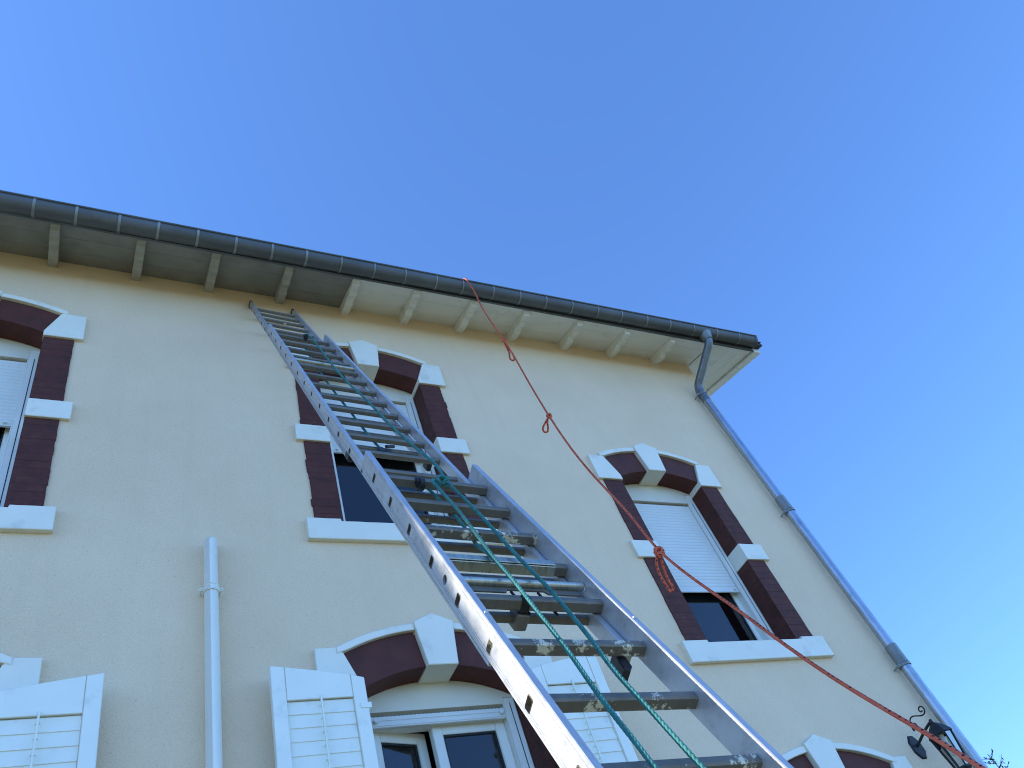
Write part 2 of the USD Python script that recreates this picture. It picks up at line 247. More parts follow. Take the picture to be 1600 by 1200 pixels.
# window surrounds, windows
def surround(xc, z0, ho, last):
    d = ho - 0.5; hs, hm, hj = 0.778 + d, 0.783 + d, 0.716 + d
    P = lambda pts: [(xc + x, z0 + z) for x, z in pts]
    xa = np.linspace(-ho - 0.006, ho + 0.006, 13)
    core = [(xc + x, z0 + arch_z(x, RI + 0.008)) for x in xa]
    core = [(xc - hj + 0.012, z0 + 0.002), (xc - ho - 0.006, z0 + 0.002)] + core + [(xc + ho + 0.006, z0 + 0.002), (xc + hj - 0.012, z0 + 0.002), (xc + hj - 0.012, z0 + 1.9)] + [(xc + x, z0 + arch_z(x, RE - 0.02)) for x in np.linspace(ho + 0.06, -ho - 0.06, 9)] + [(xc - hj + 0.012, z0 + 1.9)]
    S = obj('window_surround', ext(core, -0.0245, 0.135, 0), 'brick', house)
    for s in (-1, 1):                                          # painted brick courses of the jambs, laid round the corner into the reveal
        for lo, hi in ((0.0, 0.862), (1.05, 1.824)):
            n = round((hi - lo) / 0.0745); h = (hi - lo) / n
            for i in range(n):
                o = hj + rng.uniform(-0.0025, 0.0025) + (0.008 if rng.random() < 0.12 else 0); fr = -0.033 + rng.uniform(-0.0006, 0.0006); inn = ho + rng.uniform(-0.0004, 0.0004)
                a, b = sorted((s * inn, s * o))
                obj('brick', box(xc + a, xc + b, fr, 0.15, z0 + lo + i * h + 0.0005, z0 + lo + (i + 1) * h - 0.0005, 0.001), 'brick', S)
        a, b = sorted((s * (ho - 0.006), s * hm)); obj('quoin_block', box(xc + a, xc + b, -0.052, 0.152, z0 + 0.862, z0 + 1.05, 0.004), 'trim', S)
        ex = 0.592 + d
        sp = [(ho - 0.006, 1.826), (hs, 1.826), (hs, 2.14), (ex + 0.05, 2.145), (ex, arch_z(ex, RE) if d == 0 else 2.10), (ho - 0.006, arch_z(ho, RI))]
        obj('springer_block', ext(P([(s * x, z) for x, z in sp]), -0.054, 0.152, 0.004), 'trim', S)
        # red arch segment between springer and keystone
        n = 9; xi = np.linspace(0.112, ho - 0.004, n); xe = np.linspace(0.150, ex - 0.004, n)
        seg = [(s * x, arch_z(x, RI)) for x in xi] + [(s * x, arch_z(x, RE) if d == 0 else arch_z(x, RE) - 0.0 * x) for x in xe[::-1]]
        obj('brick_arch', ext(P(seg), -0.031, 0.150, 0.003), 'arch_red', S)
        xh = np.linspace(0.145, ex + 0.045, n)
        hood = [(s * x, arch_z(min(x, ex + 0.02), RE) + 0.001) for x in xh] + [(s * x, arch_z(x, RE + 0.052)) for x in xh[::-1]]
        obj('hood_moulding', ext(P(hood), -0.060, -0.002, 0.004), 'trim', S)
    key = [(-0.109, 1.978), (0.109, 1.978), (0.149, 2.318), (0.0, 2.385), (-0.149, 2.318)]
    obj('keystone', ext(P(key), -0.072, 0.153, 0.005), 'trim', S)
    hl = 0.791 + d
    sill = [(-hl, -0.196), (hl, -0.196), (hl, 0.0), (hl - 0.26, 0.0), (hl - 0.265, -0.022), (-hl + 0.265, -0.022), (-hl + 0.26, 0.0), (-hl, 0.0)]
    obj('sill', ext(P(sill), -0.064, 0.30, 0.004), 'trim', S)

def sash(x0, x1, y, z0, z1, W, w=0.075, d=0.055, hinge=None, angle=0.0):
    """A casement: frame of four bevelled members and a pane; it may stand open into the room."""
    fr = cat([box(x0, x0 + w, y, y + d, z0, z1, 0.006), box(x1 - w, x1, y, y + d, z0, z1, 0.006), box(x0 + w - 0.004, x1 - w + 0.004, y + 0.002, y + d - 0.002, z0, z0 + w, 0.006), box(x0 + w - 0.004, x1 - w + 0.004, y + 0.002, y + d - 0.002, z1 - w, z1, 0.006)])
    bead = cat([box(x0 + w, x0 + w + 0.012, y + 0.014, y + d - 0.01, z0 + w, z1 - w), box(x1 - w - 0.012, x1 - w, y + 0.014, y + d - 0.01, z0 + w, z1 - w), box(x0 + w + 0.0125, x1 - w - 0.0125, y + 0.014, y + d - 0.01, z1 - w - 0.012, z1 - w)])
    pane = box(x0 + w - 0.002, x1 - w + 0.002, y + 0.024, y + 0.028, z0 + w - 0.002, z1 - w + 0.002)
    if hinge is not None:
        T = trimesh.transformations.rotation_matrix(angle, (0, 0, 1), (hinge, y + d, 0))
        for t in (fr, bead, pane): t.apply_transform(T)
    obj('sash', fr, 'pvc', W); obj('glazing_bead', bead, 'black', W); obj('pane', pane, 'glass', W)

def window(xc, z0, ho, curtain, i):
    xs = np.linspace(-ho, ho, 15); YF = 0.152
    # outer frame: guides at the sides, bottom rail; part mesh of the window
    gw = 0.086 if curtain is not None else 0.085
    top = 1.755 if curtain is not None else 1.455 + 0.34
    fr = cat([box(xc - ho, xc - ho + gw, YF, 0.30, z0, z0 + arch_z(ho, RI) - 0.01, 0.005), box(xc + ho - gw, xc + ho, YF, 0.30, z0, z0 + arch_z(ho, RI) - 0.01, 0.005),
              box(xc - ho + gw - 0.003, xc + ho - gw + 0.003, 0.205, 0.30, z0, z0 + 0.05, 0.005)])
    W = obj('window', fr, 'pvc', house)
    xs2 = np.linspace(-ho + gw + 0.001, ho - gw - 0.001, 13)
    full = [(xc - ho, z0 + arch_z(ho, RI) - 0.008), (xc - ho + gw, z0 + arch_z(ho, RI) - 0.008), (xc - ho + gw + 0.001, z0 + top), (xc + ho - gw - 0.001, z0 + top), (xc + ho - gw, z0 + arch_z(ho, RI) - 0.008), (xc + ho, z0 + arch_z(ho, RI) - 0.008)]
    full += [(xc + x, z0 + arch_z(x, RI + 0.03)) for x in xs[::-1]]
    obj('arch_panel', ext(full, YF + 0.004, 0.30, 0.0), 'tympanum', W)
    # channels in which the roller shutter runs
    for s in (-1, 1):
        a, b = sorted((xc + s * (ho - gw), xc + s * (ho - gw - 0.005))); obj('shutter_guide', box(a, b, YF + 0.006, YF + 0.018, z0 + 0.05, z0 + top), 'pvc', W)
    for s in (-1, 1): obj('gap_shade_strip', box(xc + s * (ho - gw * 0.5) - 0.003, xc + s * (ho - gw * 0.5) + 0.003, YF - 0.0015, YF + 0.004, z0 + 0.02, z0 + top), 'black', W)  # black strip put in for the shaded gap between frame and guide
    x0, x1 = xc - ho + gw, xc + ho - gw
    if curtain is not None:
        zb, zt = z0 + curtain, z0 + top - 0.018
        n = int((zt - zb - 0.06) / 0.037); prof = [(zb, -0.002), (zb + 0.055, -0.002)]
        h = (zt - zb - 0.06) / n
        for kk in range(n):
            b = zb + 0.06 + kk * h; prof += [(b, 0.0045), (b + h * 0.18, -0.001), (b + h * 0.5, -0.0035), (b + h * 0.82, -0.001), (b + h * 0.93, 0.0045)]
        V = []; F = []
        for (z, y) in prof: V += [(x0 + 0.004, 0.177 + y, z), (x1 - 0.004, 0.177 + y, z)]
        for kk in range(len(prof) - 1): F += [(2 * kk, 2 * kk + 1, 2 * kk + 3), (2 * kk, 2 * kk + 3, 2 * kk + 2)]
        nb = len(V); V += [(x, y + 0.012 if False else 0.192, z) for x, y, z in V]; F += [(a + nb, c + nb, b + nb) for a, b, c in F]
        m = len(prof) - 1
        F += [(0, nb, nb + 1), (0, nb + 1, 1), (2 * m, 2 * m + 1, nb + 2 * m + 1), (2 * m, nb + 2 * m + 1, nb + 2 * m)]
        obj('roller_shutter', trimesh.Trimesh(V, F, process=False), 'curtain', W, kind='stuff')
        for s in (0.06, 0.94):
            obj('stop_button', lathe_at([(0, 0), (0.012, 0), (0.012, 0.018), (0, 0.018)], x0 + (x1 - x0) * s, 0.175, zb + 0.028), 'pvc', W)
        hi = z0 + arch_z(ho, RI) - 0.05
        sash(x0 - 0.078, x1 + 0.03, 0.235, z0 + 0.05, hi, W)
    else:
        zb = z0 + 1.70
        bar = [box(x0 + 0.004, x1 - 0.004, 0.170, 0.190, zb, z0 + top - 0.02, 0.003)]
        for kk in range(2): bar.append(box(x0 + 0.005, x1 - 0.005, 0.166, 0.1695, zb + 0.008 + kk * 0.034, zb + 0.036 + kk * 0.034, 0.0015))
        R = obj('roller_shutter', cat(bar), 'curtain', W)
        obj('slat_slots', cat([box(x, x + 0.012, 0.1675, 0.1692, z0 + top - 0.0265, z0 + top - 0.0235) for x in np.arange(x0 + 0.03, x1 - 0.03, 0.028)]), 'black', R)
        for s in (0.04, 0.96):
            obj('stop_button', lathe_at([(0, 0), (0.014, 0), (0.014, 0.02), (0, 0.02)], x0 + (x1 - x0) * s, 0.165, zb + 0.035), 'pvc', W)
        hi = z0 + 1.80; F2 = [box(x0 - 0.03, x1 + 0.03, 0.215, 0.29, hi - 0.09, hi, 0.005)]
        obj('head_frame', cat(F2), 'pvc', W)
        sash(xc - 0.055, x1 - 0.0, 0.225, z0 + 0.05, hi - 0.075, W, w=0.075)
        sash(x0, xc - 0.055, 0.225, z0 + 0.05, hi - 0.075, W, w=0.075, hinge=x0, angle=math.radians(15 if i == 4 else 0))
    # the dim room behind
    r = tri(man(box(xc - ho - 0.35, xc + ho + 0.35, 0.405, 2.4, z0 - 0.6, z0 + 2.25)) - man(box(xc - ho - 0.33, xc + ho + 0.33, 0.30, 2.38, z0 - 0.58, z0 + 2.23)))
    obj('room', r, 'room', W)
def lathe_at(profile, x, y, z):
    t = lathe(profile, 12); v = np.array(t.vertices); t.vertices = np.c_[x + v[:, 0], y - v[:, 2], z + v[:, 1]]; return t
for i, w in enumerate(WIN):
    surround(w[0], w[1], w[2], i == 5); window(*w, i)

# louvred casement shutters folded back beside the lower windows
def shutter(xc, z0, ho, s):
    yh, wd = -0.115, 0.565
    X = lambda a: xc + s * (ho + 0.02 + a)            # a runs from the hinge outwards
    rise = lambda a: 1.865 + 0.105 * min(1, a / wd) ** 0.8
    Q = lambda pts: [(X(a), z0 + z) for a, z in pts]
    t = 0.034; y0, y1 = yh - t, yh; ph, pb = 0.085, 1.74
    st = [ext(Q([(0, -0.02), (ph, -0.02), (ph, rise(ph)), (0, rise(0))]), y0, y1, 0.004), ext(Q([(wd - ph, -0.02), (wd, -0.02), (wd, rise(wd)), (wd - ph, rise(wd - ph))]), y0, y1, 0.004),
          ext(Q([(ph + 0.001, pb)] + [(a, rise(a)) for a in np.linspace(ph + 0.001, wd - ph - 0.001, 6)][::1] + [(wd - ph - 0.001, pb)]), y0 + 0.001, y1 - 0.001, 0.003),
          ext(Q([(ph + 0.001, -0.02), (ph + 0.001, 0.10), (wd - ph - 0.001, 0.10), (wd - ph - 0.001, -0.02)]), y0 + 0.001, y1 - 0.001, 0.003)]
    S = obj('louvred_shutter', cat(st), 'shutter', house)
    n = 20; h = (pb - 0.006 - 0.10) / n
    for k in range(n):
        a, b = sorted((X(ph + 0.001), X(wd - ph - 0.001))); L = box(a, b, -0.0035, 0.0035, -h * 0.508, h * 0.508, 0.0015)
        L.apply_transform(trimesh.transformations.rotation_matrix(math.radians(-3.5 + rng.uniform(-0.8, 0.8)), (1, 0, 0))); L.apply_translation((0, (y0 + y1) / 2, z0 + 0.10 + (k + 0.5) * h))
        obj('louvre', L, 'shutter', S)
    m = (ph + wd - ph) / 2; obj('tilt_rod', cat([box(*sorted((X(m - 0.006), X(m + 0.006))), y0 - 0.012, y0 - 0.002, z0 + 0.12, z0 + pb + 0.02, 0.002)] + [box(*sorted((X(m - 0.012), X(m + 0.012))), y0 - 0.003, y0 + 0.006, z0 + 0.10 + (k + 0.5) * h, z0 + 0.10 + (k + 0.5) * h + 0.008) for k in range(n)]), 'shutter', S)
    for z in (0.3, 1.66): obj('hinge', cat([box(*sorted((X(-0.018), X(0.05))), y0 - 0.004, y0 + 0.0, z0 + z, z0 + z + 0.035, 0.001), box(*sorted((X(-0.018), X(-0.008))), -0.12, -0.02, z0 + z, z0 + z + 0.035, 0.002)]), 'shutter', S)
for i, s in ((3, 1), (4, -1), (4, 1)): shutter(*WIN[i][:3], s)

# eaves: boards between the rafters, carved rafter tails, gutter, roof
RAF = [-11.0 + 0.0, -10.33, -9.66, -8.99, -8.32, -7.65, -6.985, -6.32, -5.66, -4.99, -4.355, -3.685, -3.017, -2.368, -1.715, -1.06, -0.354, 0.32, 1.003, 1.640]
YE, XE = -0.49, 2.46
def board(x0, x1, m, y0=YE, y1=0.0, t=0.022, drop=0.0):
    b = np.array([(x, y, soff(x, y) + dz) for x in (x0, x1) for y in (y0, y1) for dz in (drop, t)])
    return trimesh.convex.convex_hull(b)
EDGES = [XL - 0.6] + RAF
for i in range(len(EDGES) - 1):
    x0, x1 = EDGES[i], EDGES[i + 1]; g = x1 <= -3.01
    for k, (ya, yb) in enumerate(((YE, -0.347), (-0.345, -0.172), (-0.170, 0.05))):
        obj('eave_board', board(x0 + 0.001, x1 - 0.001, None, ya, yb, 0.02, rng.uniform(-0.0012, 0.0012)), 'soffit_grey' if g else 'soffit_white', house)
def rafter(x, w=0.075):
    prof = [(0.03, 0.012), (0.03, -0.115), (-0.17, -0.112), (-0.20, -0.088), (-0.235, -0.076), (-0.29, -0.090), (-0.325, -0.082), (-0.345, -0.058), (-0.40, -0.060), (-0.435, -0.052), (-0.455, -0.022), (-0.47, -0.018), (-0.485, -0.002), (-0.485, 0.012)]
    t = ext([(y, z + PITCH * y + ZW) for y, z in prof], 0, w, 0.004); v = np.array(t.vertices); t.vertices = np.c_[x + v[:, 1], v[:, 0], v[:, 2]]; trimesh.repair.fix_normals(t); return t
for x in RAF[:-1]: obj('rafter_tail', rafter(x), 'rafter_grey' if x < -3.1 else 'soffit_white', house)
# rake side: boards running past the gable, barge board
for k in range(4):
    x0 = 1.66 + k * 0.165
    obj('eave_board', board(x0, x0 + 0.1635, None, YE, DEPTH / 2, 0.02, rng.uniform(-0.001, 0.001)), 'soffit_white', house)
obj('barge_board', board(XE - 0.118, XE, None, YE - 0.02, DEPTH / 2, 0.05, -0.022), 'soffit_white', house)
obj('fascia_board', cat([box(XL - 0.6, XE - 0.12, YE - 0.022, YE - 0.002, ZW + PITCH * YE - 0.012, ZW + PITCH * YE + 0.075)]), 'zinc', house)
# roof slabs: rows of dark tiles
def slab_roof(sy):
    n = int((DEPTH / 2 + 0.68) / 0.33); V = []; F = []
    for k in range(n + 1):
        y = -0.60 + k * 0.33
        for dz in (0.055, 0.085) if k else (0.055, 0.085):
            for x in (XL - 0.65, XE + 0.03): V.append((x, min(y, DEPTH / 2), ZW + PITCH * min(y, DEPTH / 2) + dz))
    for k in range(n):
        a = 4 * k; F += [(a + 2, a + 3, a + 5), (a + 2, a + 5, a + 4), (a + 4, a + 5, a + 7), (a + 4, a + 7, a + 6)]
    t = trimesh.Trimesh(V, F, process=False); return t
def roof_half(front):
    y0, y1 = (-0.585, DEPTH / 2) if front else (DEPTH / 2, DEPTH + 0.585)
    z = lambda y: ZW + PITCH * (y if y <= DEPTH / 2 else DEPTH - y)
    return trimesh.convex.convex_hull(np.array([(x, y, z(y) + d) for x in (XL - 0.65, XE + 0.012) for y in (y0, y1) for d in (0.062, 0.10)]))
R0 = obj('roof', cat([roof_half(True), roof_half(False)]), 'roof', house)
for k in range(60):                                       # verge tiles along the right edge and eave tiles along the gutter
    y = -0.60 + k * 0.3
    if y > DEPTH / 2 - 0.3: break
    b = trimesh.convex.convex_hull(np.array([(x, yy, ZW + PITCH * yy + d + (0.014 if yy < y + 0.1 else 0)) for x in (XE - 0.2, XE + 0.008 + rng.uniform(-0.006, 0.006)) for yy in (y, y + 0.315) for d in (0.101, 0.117)]))
    obj('verge_tile', b, 'roof', R0)
# gutter: half round zinc trough with bead, joints every third of a metre
GY, GR = -0.580, 0.083
def gz(x): return 2.899 + 0.0075 * (x + 2.0)
def gutter_strip(x0, x1, r, a0=-8, a1=188, thick=0.003, seg=18):
    V = []; F = []
    for x in (x0, x1):
        for a in np.radians(np.linspace(a0, a1, seg)):
            for rr in (r, r - thick): V.append((x, GY + rr * math.cos(a), gz(x) - rr * math.sin(a)))
    k = seg * 2
    for i in range(seg - 1):
        a = 2 * i
        F += [(a, a + 2, k + a + 2), (a, k + a + 2, k + a), (a + 1, k + a + 3, a + 3), (a + 1, k + a + 1, k + a + 3), (a, a + 1, a + 3), (a, a + 3, a + 2), (k + a, k + a + 3, k + a + 1), (k + a, k + a + 2, k + a + 3)]
    for i in (0, seg - 1):
        a = 2 * i; F += [(a, k + a, k + a + 1), (a, k + a + 1, a + 1)]
    t = trimesh.Trimesh(V, F, process=False); trimesh.repair.fix_normals(t); return t
GX0, GX1 = XL - 0.62, 2.35
bead = sweep([(GX0, GY - GR - 0.004, gz(GX0) + 0.006), (GX1, GY - GR - 0.004, gz(GX1) + 0.006)], 0.0105, 10)
gutter = obj('gutter', cat([gutter_strip(GX0, GX1, GR), bead]), 'zinc', house, smooth=35)
for x in np.r_[-5.79 - 0.327 * np.arange(19, 0, -1), -5.79, -5.476, -5.146, -4.834, -4.504, -4.17, -3.84, -3.517, -3.174, -2.835, -2.504, -2.161, -1.858, -1.497, -1.167, -0.835, -0.49, -0.139, 0.199, 0.571, 0.923, 1.296, 1.67, 2.043]:
    w = 0.011 if x < -3.3 else 0.007
    obj('gutter_bracket', gutter_strip(x - w, x + w, GR + 0.0045, 20, 186, 0.004), 'zinc_strap', gutter, smooth=35)
cap = [(GY + GR * math.cos(a), gz(GX1) - GR * math.sin(a)) for a in np.radians(np.linspace(0, 180, 18))]
t = ext(cap, 0, 0.006, 0); v = np.array(t.vertices); t.vertices = np.c_[GX1 - 0.004 + v[:, 1], v[:, 0], v[:, 2]]; trimesh.repair.fix_normals(t)
obj('end_cap', cat([t, gutter_strip(GX1 - 0.03, GX1 + 0.004, GR + 0.004, -6, 186)]), 'zinc', gutter, smooth=35)
# downpipe: outlet, swan neck, straight lengths, collars
px = lambda z: 1.470 - 0.0325 * z
PR = 0.050
def fillet(pts, rad, n=7):
    out = [np.array(pts[0], float)]
    for a, b, c in zip(pts[:-2], pts[1:-1], pts[2:]):
        a, b, c = map(lambda q: np.array(q, float), (a, b, c)); p = b + (a - b) / np.linalg.norm(a - b) * rad; q = b + (c - b) / np.linalg.norm(c - b) * rad
        out += [(1 - t) ** 2 * p + 2 * t * (1 - t) * b + t * t * q for t in np.linspace(0, 1, n)]
    return out + [np.array(pts[-1], float)]
neck = fillet([(1.50, GY, 2.835), (1.50, GY + 0.005, 2.735), (px(2.37), -0.105, 2.37), (px(2.12), -0.10, 2.12)], 0.075)
dp = obj('downpipe', sweep([(px(z), -0.10, z) for z in (2.2, 1.0, -0.5, -2.0, -3.5, -5.5)], PR, 24), 'galv', house, smooth=35)
obj('swan_neck', sweep(neck, PR + 0.002, 24), 'zinc_neck', dp, smooth=35)
obj('outlet', lathe([(0.0, -0.10), (0.056, -0.10), (0.06, -0.06), (0.082, 0.0), (0.082, 0.012), (0.0, 0.012)], 24).apply_translation((1.50, GY, 2.86)), 'zinc_strap', dp, smooth=35)
for z in (2.235, 0.33, -1.50, -3.4):
    up = [(px(q), -0.10, q) for q in (z + 0.02, z + 0.20)]
    if z < 2: obj('pipe_socket', sweep(up, PR + 0.006, 24), 'zinc_strap', dp, smooth=35)
    c = sweep([(px(z), -0.10, z - 0.014), (px(z), -0.10, z + 0.014)], PR + 0.009, 24)
    obj('pipe_collar', cat([c, box(px(z) - 0.085, px(z) - 0.055, -0.115, -0.085, z - 0.014, z + 0.014, 0.003), box(px(z) - 0.072, px(z) - 0.064, -0.087, 0.0, z - 0.005, z + 0.005)]), 'zinc_strap', dp)
# white vent pipe between the lower windows
vx = -4.342
vp = obj('vent_pipe', lathe([(0.0, -5.6), (0.043, -5.6), (0.043, -0.275), (0.040, -0.262), (0.030, -0.252), (0.0, -0.248)], 28).apply_translation((vx, -0.078, 0)), 'pipe_white', house, smooth=40)
for z in (-0.668, -3.3):
    ring = lathe([(0.0435, -0.024), (0.049, -0.024), (0.051, -0.018), (0.0475, -0.014), (0.0475, 0.014), (0.051, 0.018), (0.049, 0.024), (0.0435, 0.024)], 28).apply_translation((vx, -0.078, z))
    ears = [box(vx + s * 0.058 - 0.016, vx + s * 0.058 + 0.016, -0.086, -0.070, z - 0.011, z + 0.011, 0.004) for s in (-1, 1)]
    scr = [sweep([(vx + s * 0.06, -0.094, z), (vx + s * 0.06, 0.0, z)], 0.005, 8) for s in (-1, 1)]
    obj('pipe_clamp', cat([ring] + ears + scr), 'pipe_white', vp, smooth=35)

# ---------------------------------------------------------------- extension ladder
KS = 0.900
c0 = CAM - [0, 0, OZ]
P0 = np.array([-3.4489164545, -2.8107353799, -3.3041605048]); U = np.array([0.0186871567, 0.4170451945, 0.9086936205]); E_ = np.array([0.9991487363, 0.0256417821, -0.0323156566]); N_ = np.array([-0.0367776131, 0.9085239704, -0.4162110071])
def LT(p):            # ladder coordinates (across, towards the wall, along) -> house coordinates
    p = np.atleast_2d(np.asarray(p, float)); return c0 + KS * (P0 + p[:, :1] * E_ + p[:, 1:2] * N_ + p[:, 2:3] * U - c0)
def LM(t): t = t.copy(); t.vertices = LT(t.vertices); return t
foot = LT([(-0.28, 0, -2.76)])[0]
ladder = thing('extension_ladder', 'long three-section aluminium extension ladder leaning on the cream wall under the eaves', 'ladder', (float(foot[0]), float(foot[1]), 0.0))
PITCHR = 0.28
SECT = [  # left outer, right outer, web thickness, front b, back b, bottom s, top s, rung phase, rung front b, name
    (-0.560, 0.030, 0.028, -0.040, 0.055, -2.74, 2.165, -0.017, -0.006, 'base section'),
    (-0.529, -0.001, 0.025, 0.041, 0.103, 0.575, 5.85, 0.001, 0.067, 'middle section'),
    (-0.502, -0.028, 0.024, 0.104, 0.166, 2.62, 7.53, 0.001, 0.130, 'top section')]
RH, RB = 0.034, 0.045          # rung: along the ladder, through the ladder
def rung_solid(a0, a1, b0, s, h, d, c=0.006): return box(a0, a1, b0, b0 + d, s - h / 2, s + h / 2, c)
for (aL, aR, w, bf, bb, s0, s1, ph, rb, nm) in SECT:
    RB = 0.045 if nm == 'base section' else 0.031
    ks = [k for k in range(-12, 40) if s0 + 0.10 < k * PITCHR + ph < s1 - 0.06]
    for side, a0, a1 in ((-1, aL, aL + w), (1, aR - w, aR)):
        prof = [(a0, bf), (a1, bf), (a1, bb), (a0, bb)]
        oa = a0 if side < 0 else a1; g = 0.002 * side * -1          # grooves pressed in the outer web, near front and back
        rail = man(box(a0, a1, bf, bb, s0, s1, 0.003))
        for b in (bf + 0.014, bb - 0.014, bb - 0.022): rail -= man(box(oa - 0.0018, oa + 0.0018, b - 0.0016, b + 0.0016, s0 - 1, s1 + 1))
        fa = (a0 + a1) / 2
        for k in ks:
            if side < 0 and k * PITCHR < {'base section': -9, 'middle section': 2.1, 'top section': 5.7}[nm]: continue
            rail -= man(rung_solid(a0 - 0.02, a1 + 0.02, rb, k * PITCHR + ph, RH + 0.0006, RB + 0.0006))
        if nm == 'base section':
            cyl = trimesh.creation.cylinder(0.0175, 0.2, sections=16); cyl.apply_transform(trimesh.transformations.rotation_matrix(math.pi / 2, (0, 1, 0))); cyl.apply_translation(((a0 + a1) / 2, 0.012, 0.957)); rail -= man(cyl)
        rp = obj('rail', LM(tri(rail)), 'alu_dull' if nm == 'top section' else 'alu', ladder, label=f'rail of the {nm}')
        for e, sg in (((s0, -1),) if nm == 'base section' else ((s1, 1), (s0, -1)) if nm == 'top section' else ()):
            obj('end_cap', LM(box(a0 - 0.003, a1 + 0.003, bf - 0.003, bb + (0.012 if sg > 0 else 0.003), min(e - sg * 0.05, e + sg * 0.022), max(e - sg * 0.05, e + sg * 0.022), 0.006)), 'black', rp)
        for q in (0.31, 0.69) if nm != 'top section' else (0.5,):     # rivets on the front lip
            sp = s0 + (s1 - s0) * q; rv = trimesh.creation.icosphere(1, 0.006); rv.apply_translation((fa, bf, sp)); obj('rivet', LM(rv), 'alu', rp)
    for k in ks:
        s = k * PITCHR + ph; t = 0.0035; hid = k * PITCHR < {'base section': -9, 'middle section': 2.1, 'top section': 5.7}[nm]; out = man(rung_solid(aL + (w - 0.004 if hid else -0.0035), aR + 0.0035, rb, s, RH, RB))
        out -= man(rung_solid(aL - 0.05, aR + 0.05, rb + t, s, RH - 2 * t, RB - 2 * t, 0.004))
        splash = nm == 'base section' and k in (-2, -1, 0, 1, 2, 5)
        obj('rung', LM(tri(out)), 'rung_painted' if splash else 'rung', ladder, label='rung splashed with dried pale paint' if splash else None)
# locking bar of the base, a round tube through both rails with a plate below it
bar = trimesh.creation.cylinder(0.0165, 0.52, sections=18); bar.apply_transform(trimesh.transformations.rotation_matrix(math.pi / 2, (0, 1, 0))); bar.apply_translation((-0.262, 0.012, 0.957))
LB = obj('locking_bar', LM(bar), 'rung_clean', ladder, smooth=40)
hole_disc = trimesh.creation.cylinder(0.0168, 0.006, sections=18); hole_disc.apply_transform(trimesh.transformations.rotation_matrix(math.pi / 2, (0, 1, 0))); hole_disc.apply_translation((-0.548, 0.012, 0.957)); obj('hole_shade_disc', LM(hole_disc), 'black', LB)  # black disc added so the rail hole looks dark, its shade given as colour
pl = [(-0.50, 0.955), (-0.03, 0.955), (-0.03, 0.905), (-0.17, 0.905), (-0.18, 0.925), (-0.33, 0.925), (-0.34, 0.905), (-0.50, 0.905)]
t = ext(pl, 0.020, 0.026, 0); obj('lock_plate', LM(t), 'rung', LB)
for a in (-0.31, -0.20): obj('lock_spring', LM(sweep([(a, 0.03, 0.93), (a + 0.02, 0.045, 0.80)], 0.005, 8)), 'black', LB)
obj('rung_cover', LM(cat([box(-0.515, -0.055, -0.013, -0.007, 3 * PITCHR - 0.017 + 0.28 - 0.02, 3 * PITCHR - 0.017 + 0.28 + 0.02, 0.002), box(-0.515, -0.055, -0.006, 0.036, 1.103 - 0.024, 1.103 - 0.0185, 0.002)])), 'rung_clean', ladder)
# second locking bar higher up
bar = trimesh.creation.cylinder(0.0165, 0.50, sections=18); bar.apply_transform(trimesh.transformations.rotation_matrix(math.pi / 2, (0, 1, 0))); bar.apply_translation((-0.265, 0.075, 4.62)); LB2 = obj('locking_bar', LM(bar), 'rung_clean', ladder, smooth=40)
obj('lock_plate', LM(ext([(a, s + 3.67) for a, s in pl], 0.085, 0.091, 0)), 'rung_clean', LB2)
# guide hooks, clips, pulleys in black plastic
hook = ext([(-0.085, 0.575), (-0.060, 0.575), (-0.055, 0.535), (-0.063, 0.49), (-0.085, 0.465), (-0.105, 0.475), (-0.098, 0.52)], 0.045, 0.085, 0.004); obj('guide_hook', LM(hook), 'black', ladder)
obj('rung_clip', LM(box(-0.335, -0.285, 0.050, 0.112, 0.80, 0.865, 0.005)), 'rung', ladder)
obj('rung_clip', LM(box(-0.33, -0.295, -0.012, 0.045, 0.80, 0.835, 0.005)), 'black', ladder)
for (a, b, s) in ((-0.352, -0.012, 1.90), (-0.252, 0.03, 5.53)):
    d = trimesh.creation.cylinder(0.030, 0.022, sections=20); d.apply_transform(trimesh.transformations.rotation_matrix(math.pi / 2, (0, 1, 0))); d.apply_translation((a, b + 0.015, s - 0.01))
    obj('pulley', LM(cat([d, box(a - 0.017, a + 0.017, b - 0.004, b + 0.032, s - 0.015, s + 0.045, 0.004)])), 'black', ladder)
for (a, s) in ((-0.335, 2.60), (-0.30, 2.585)): obj('latch', LM(box(a - 0.018, a + 0.018, 0.07, 0.11, s - 0.03, s + 0.03, 0.006)), 'black', ladder)
obj('latch', LM(sweep([(-0.31, 0.06, 2.61), (-0.25, 0.07, 2.66)], 0.009, 8)), 'black', ladder)

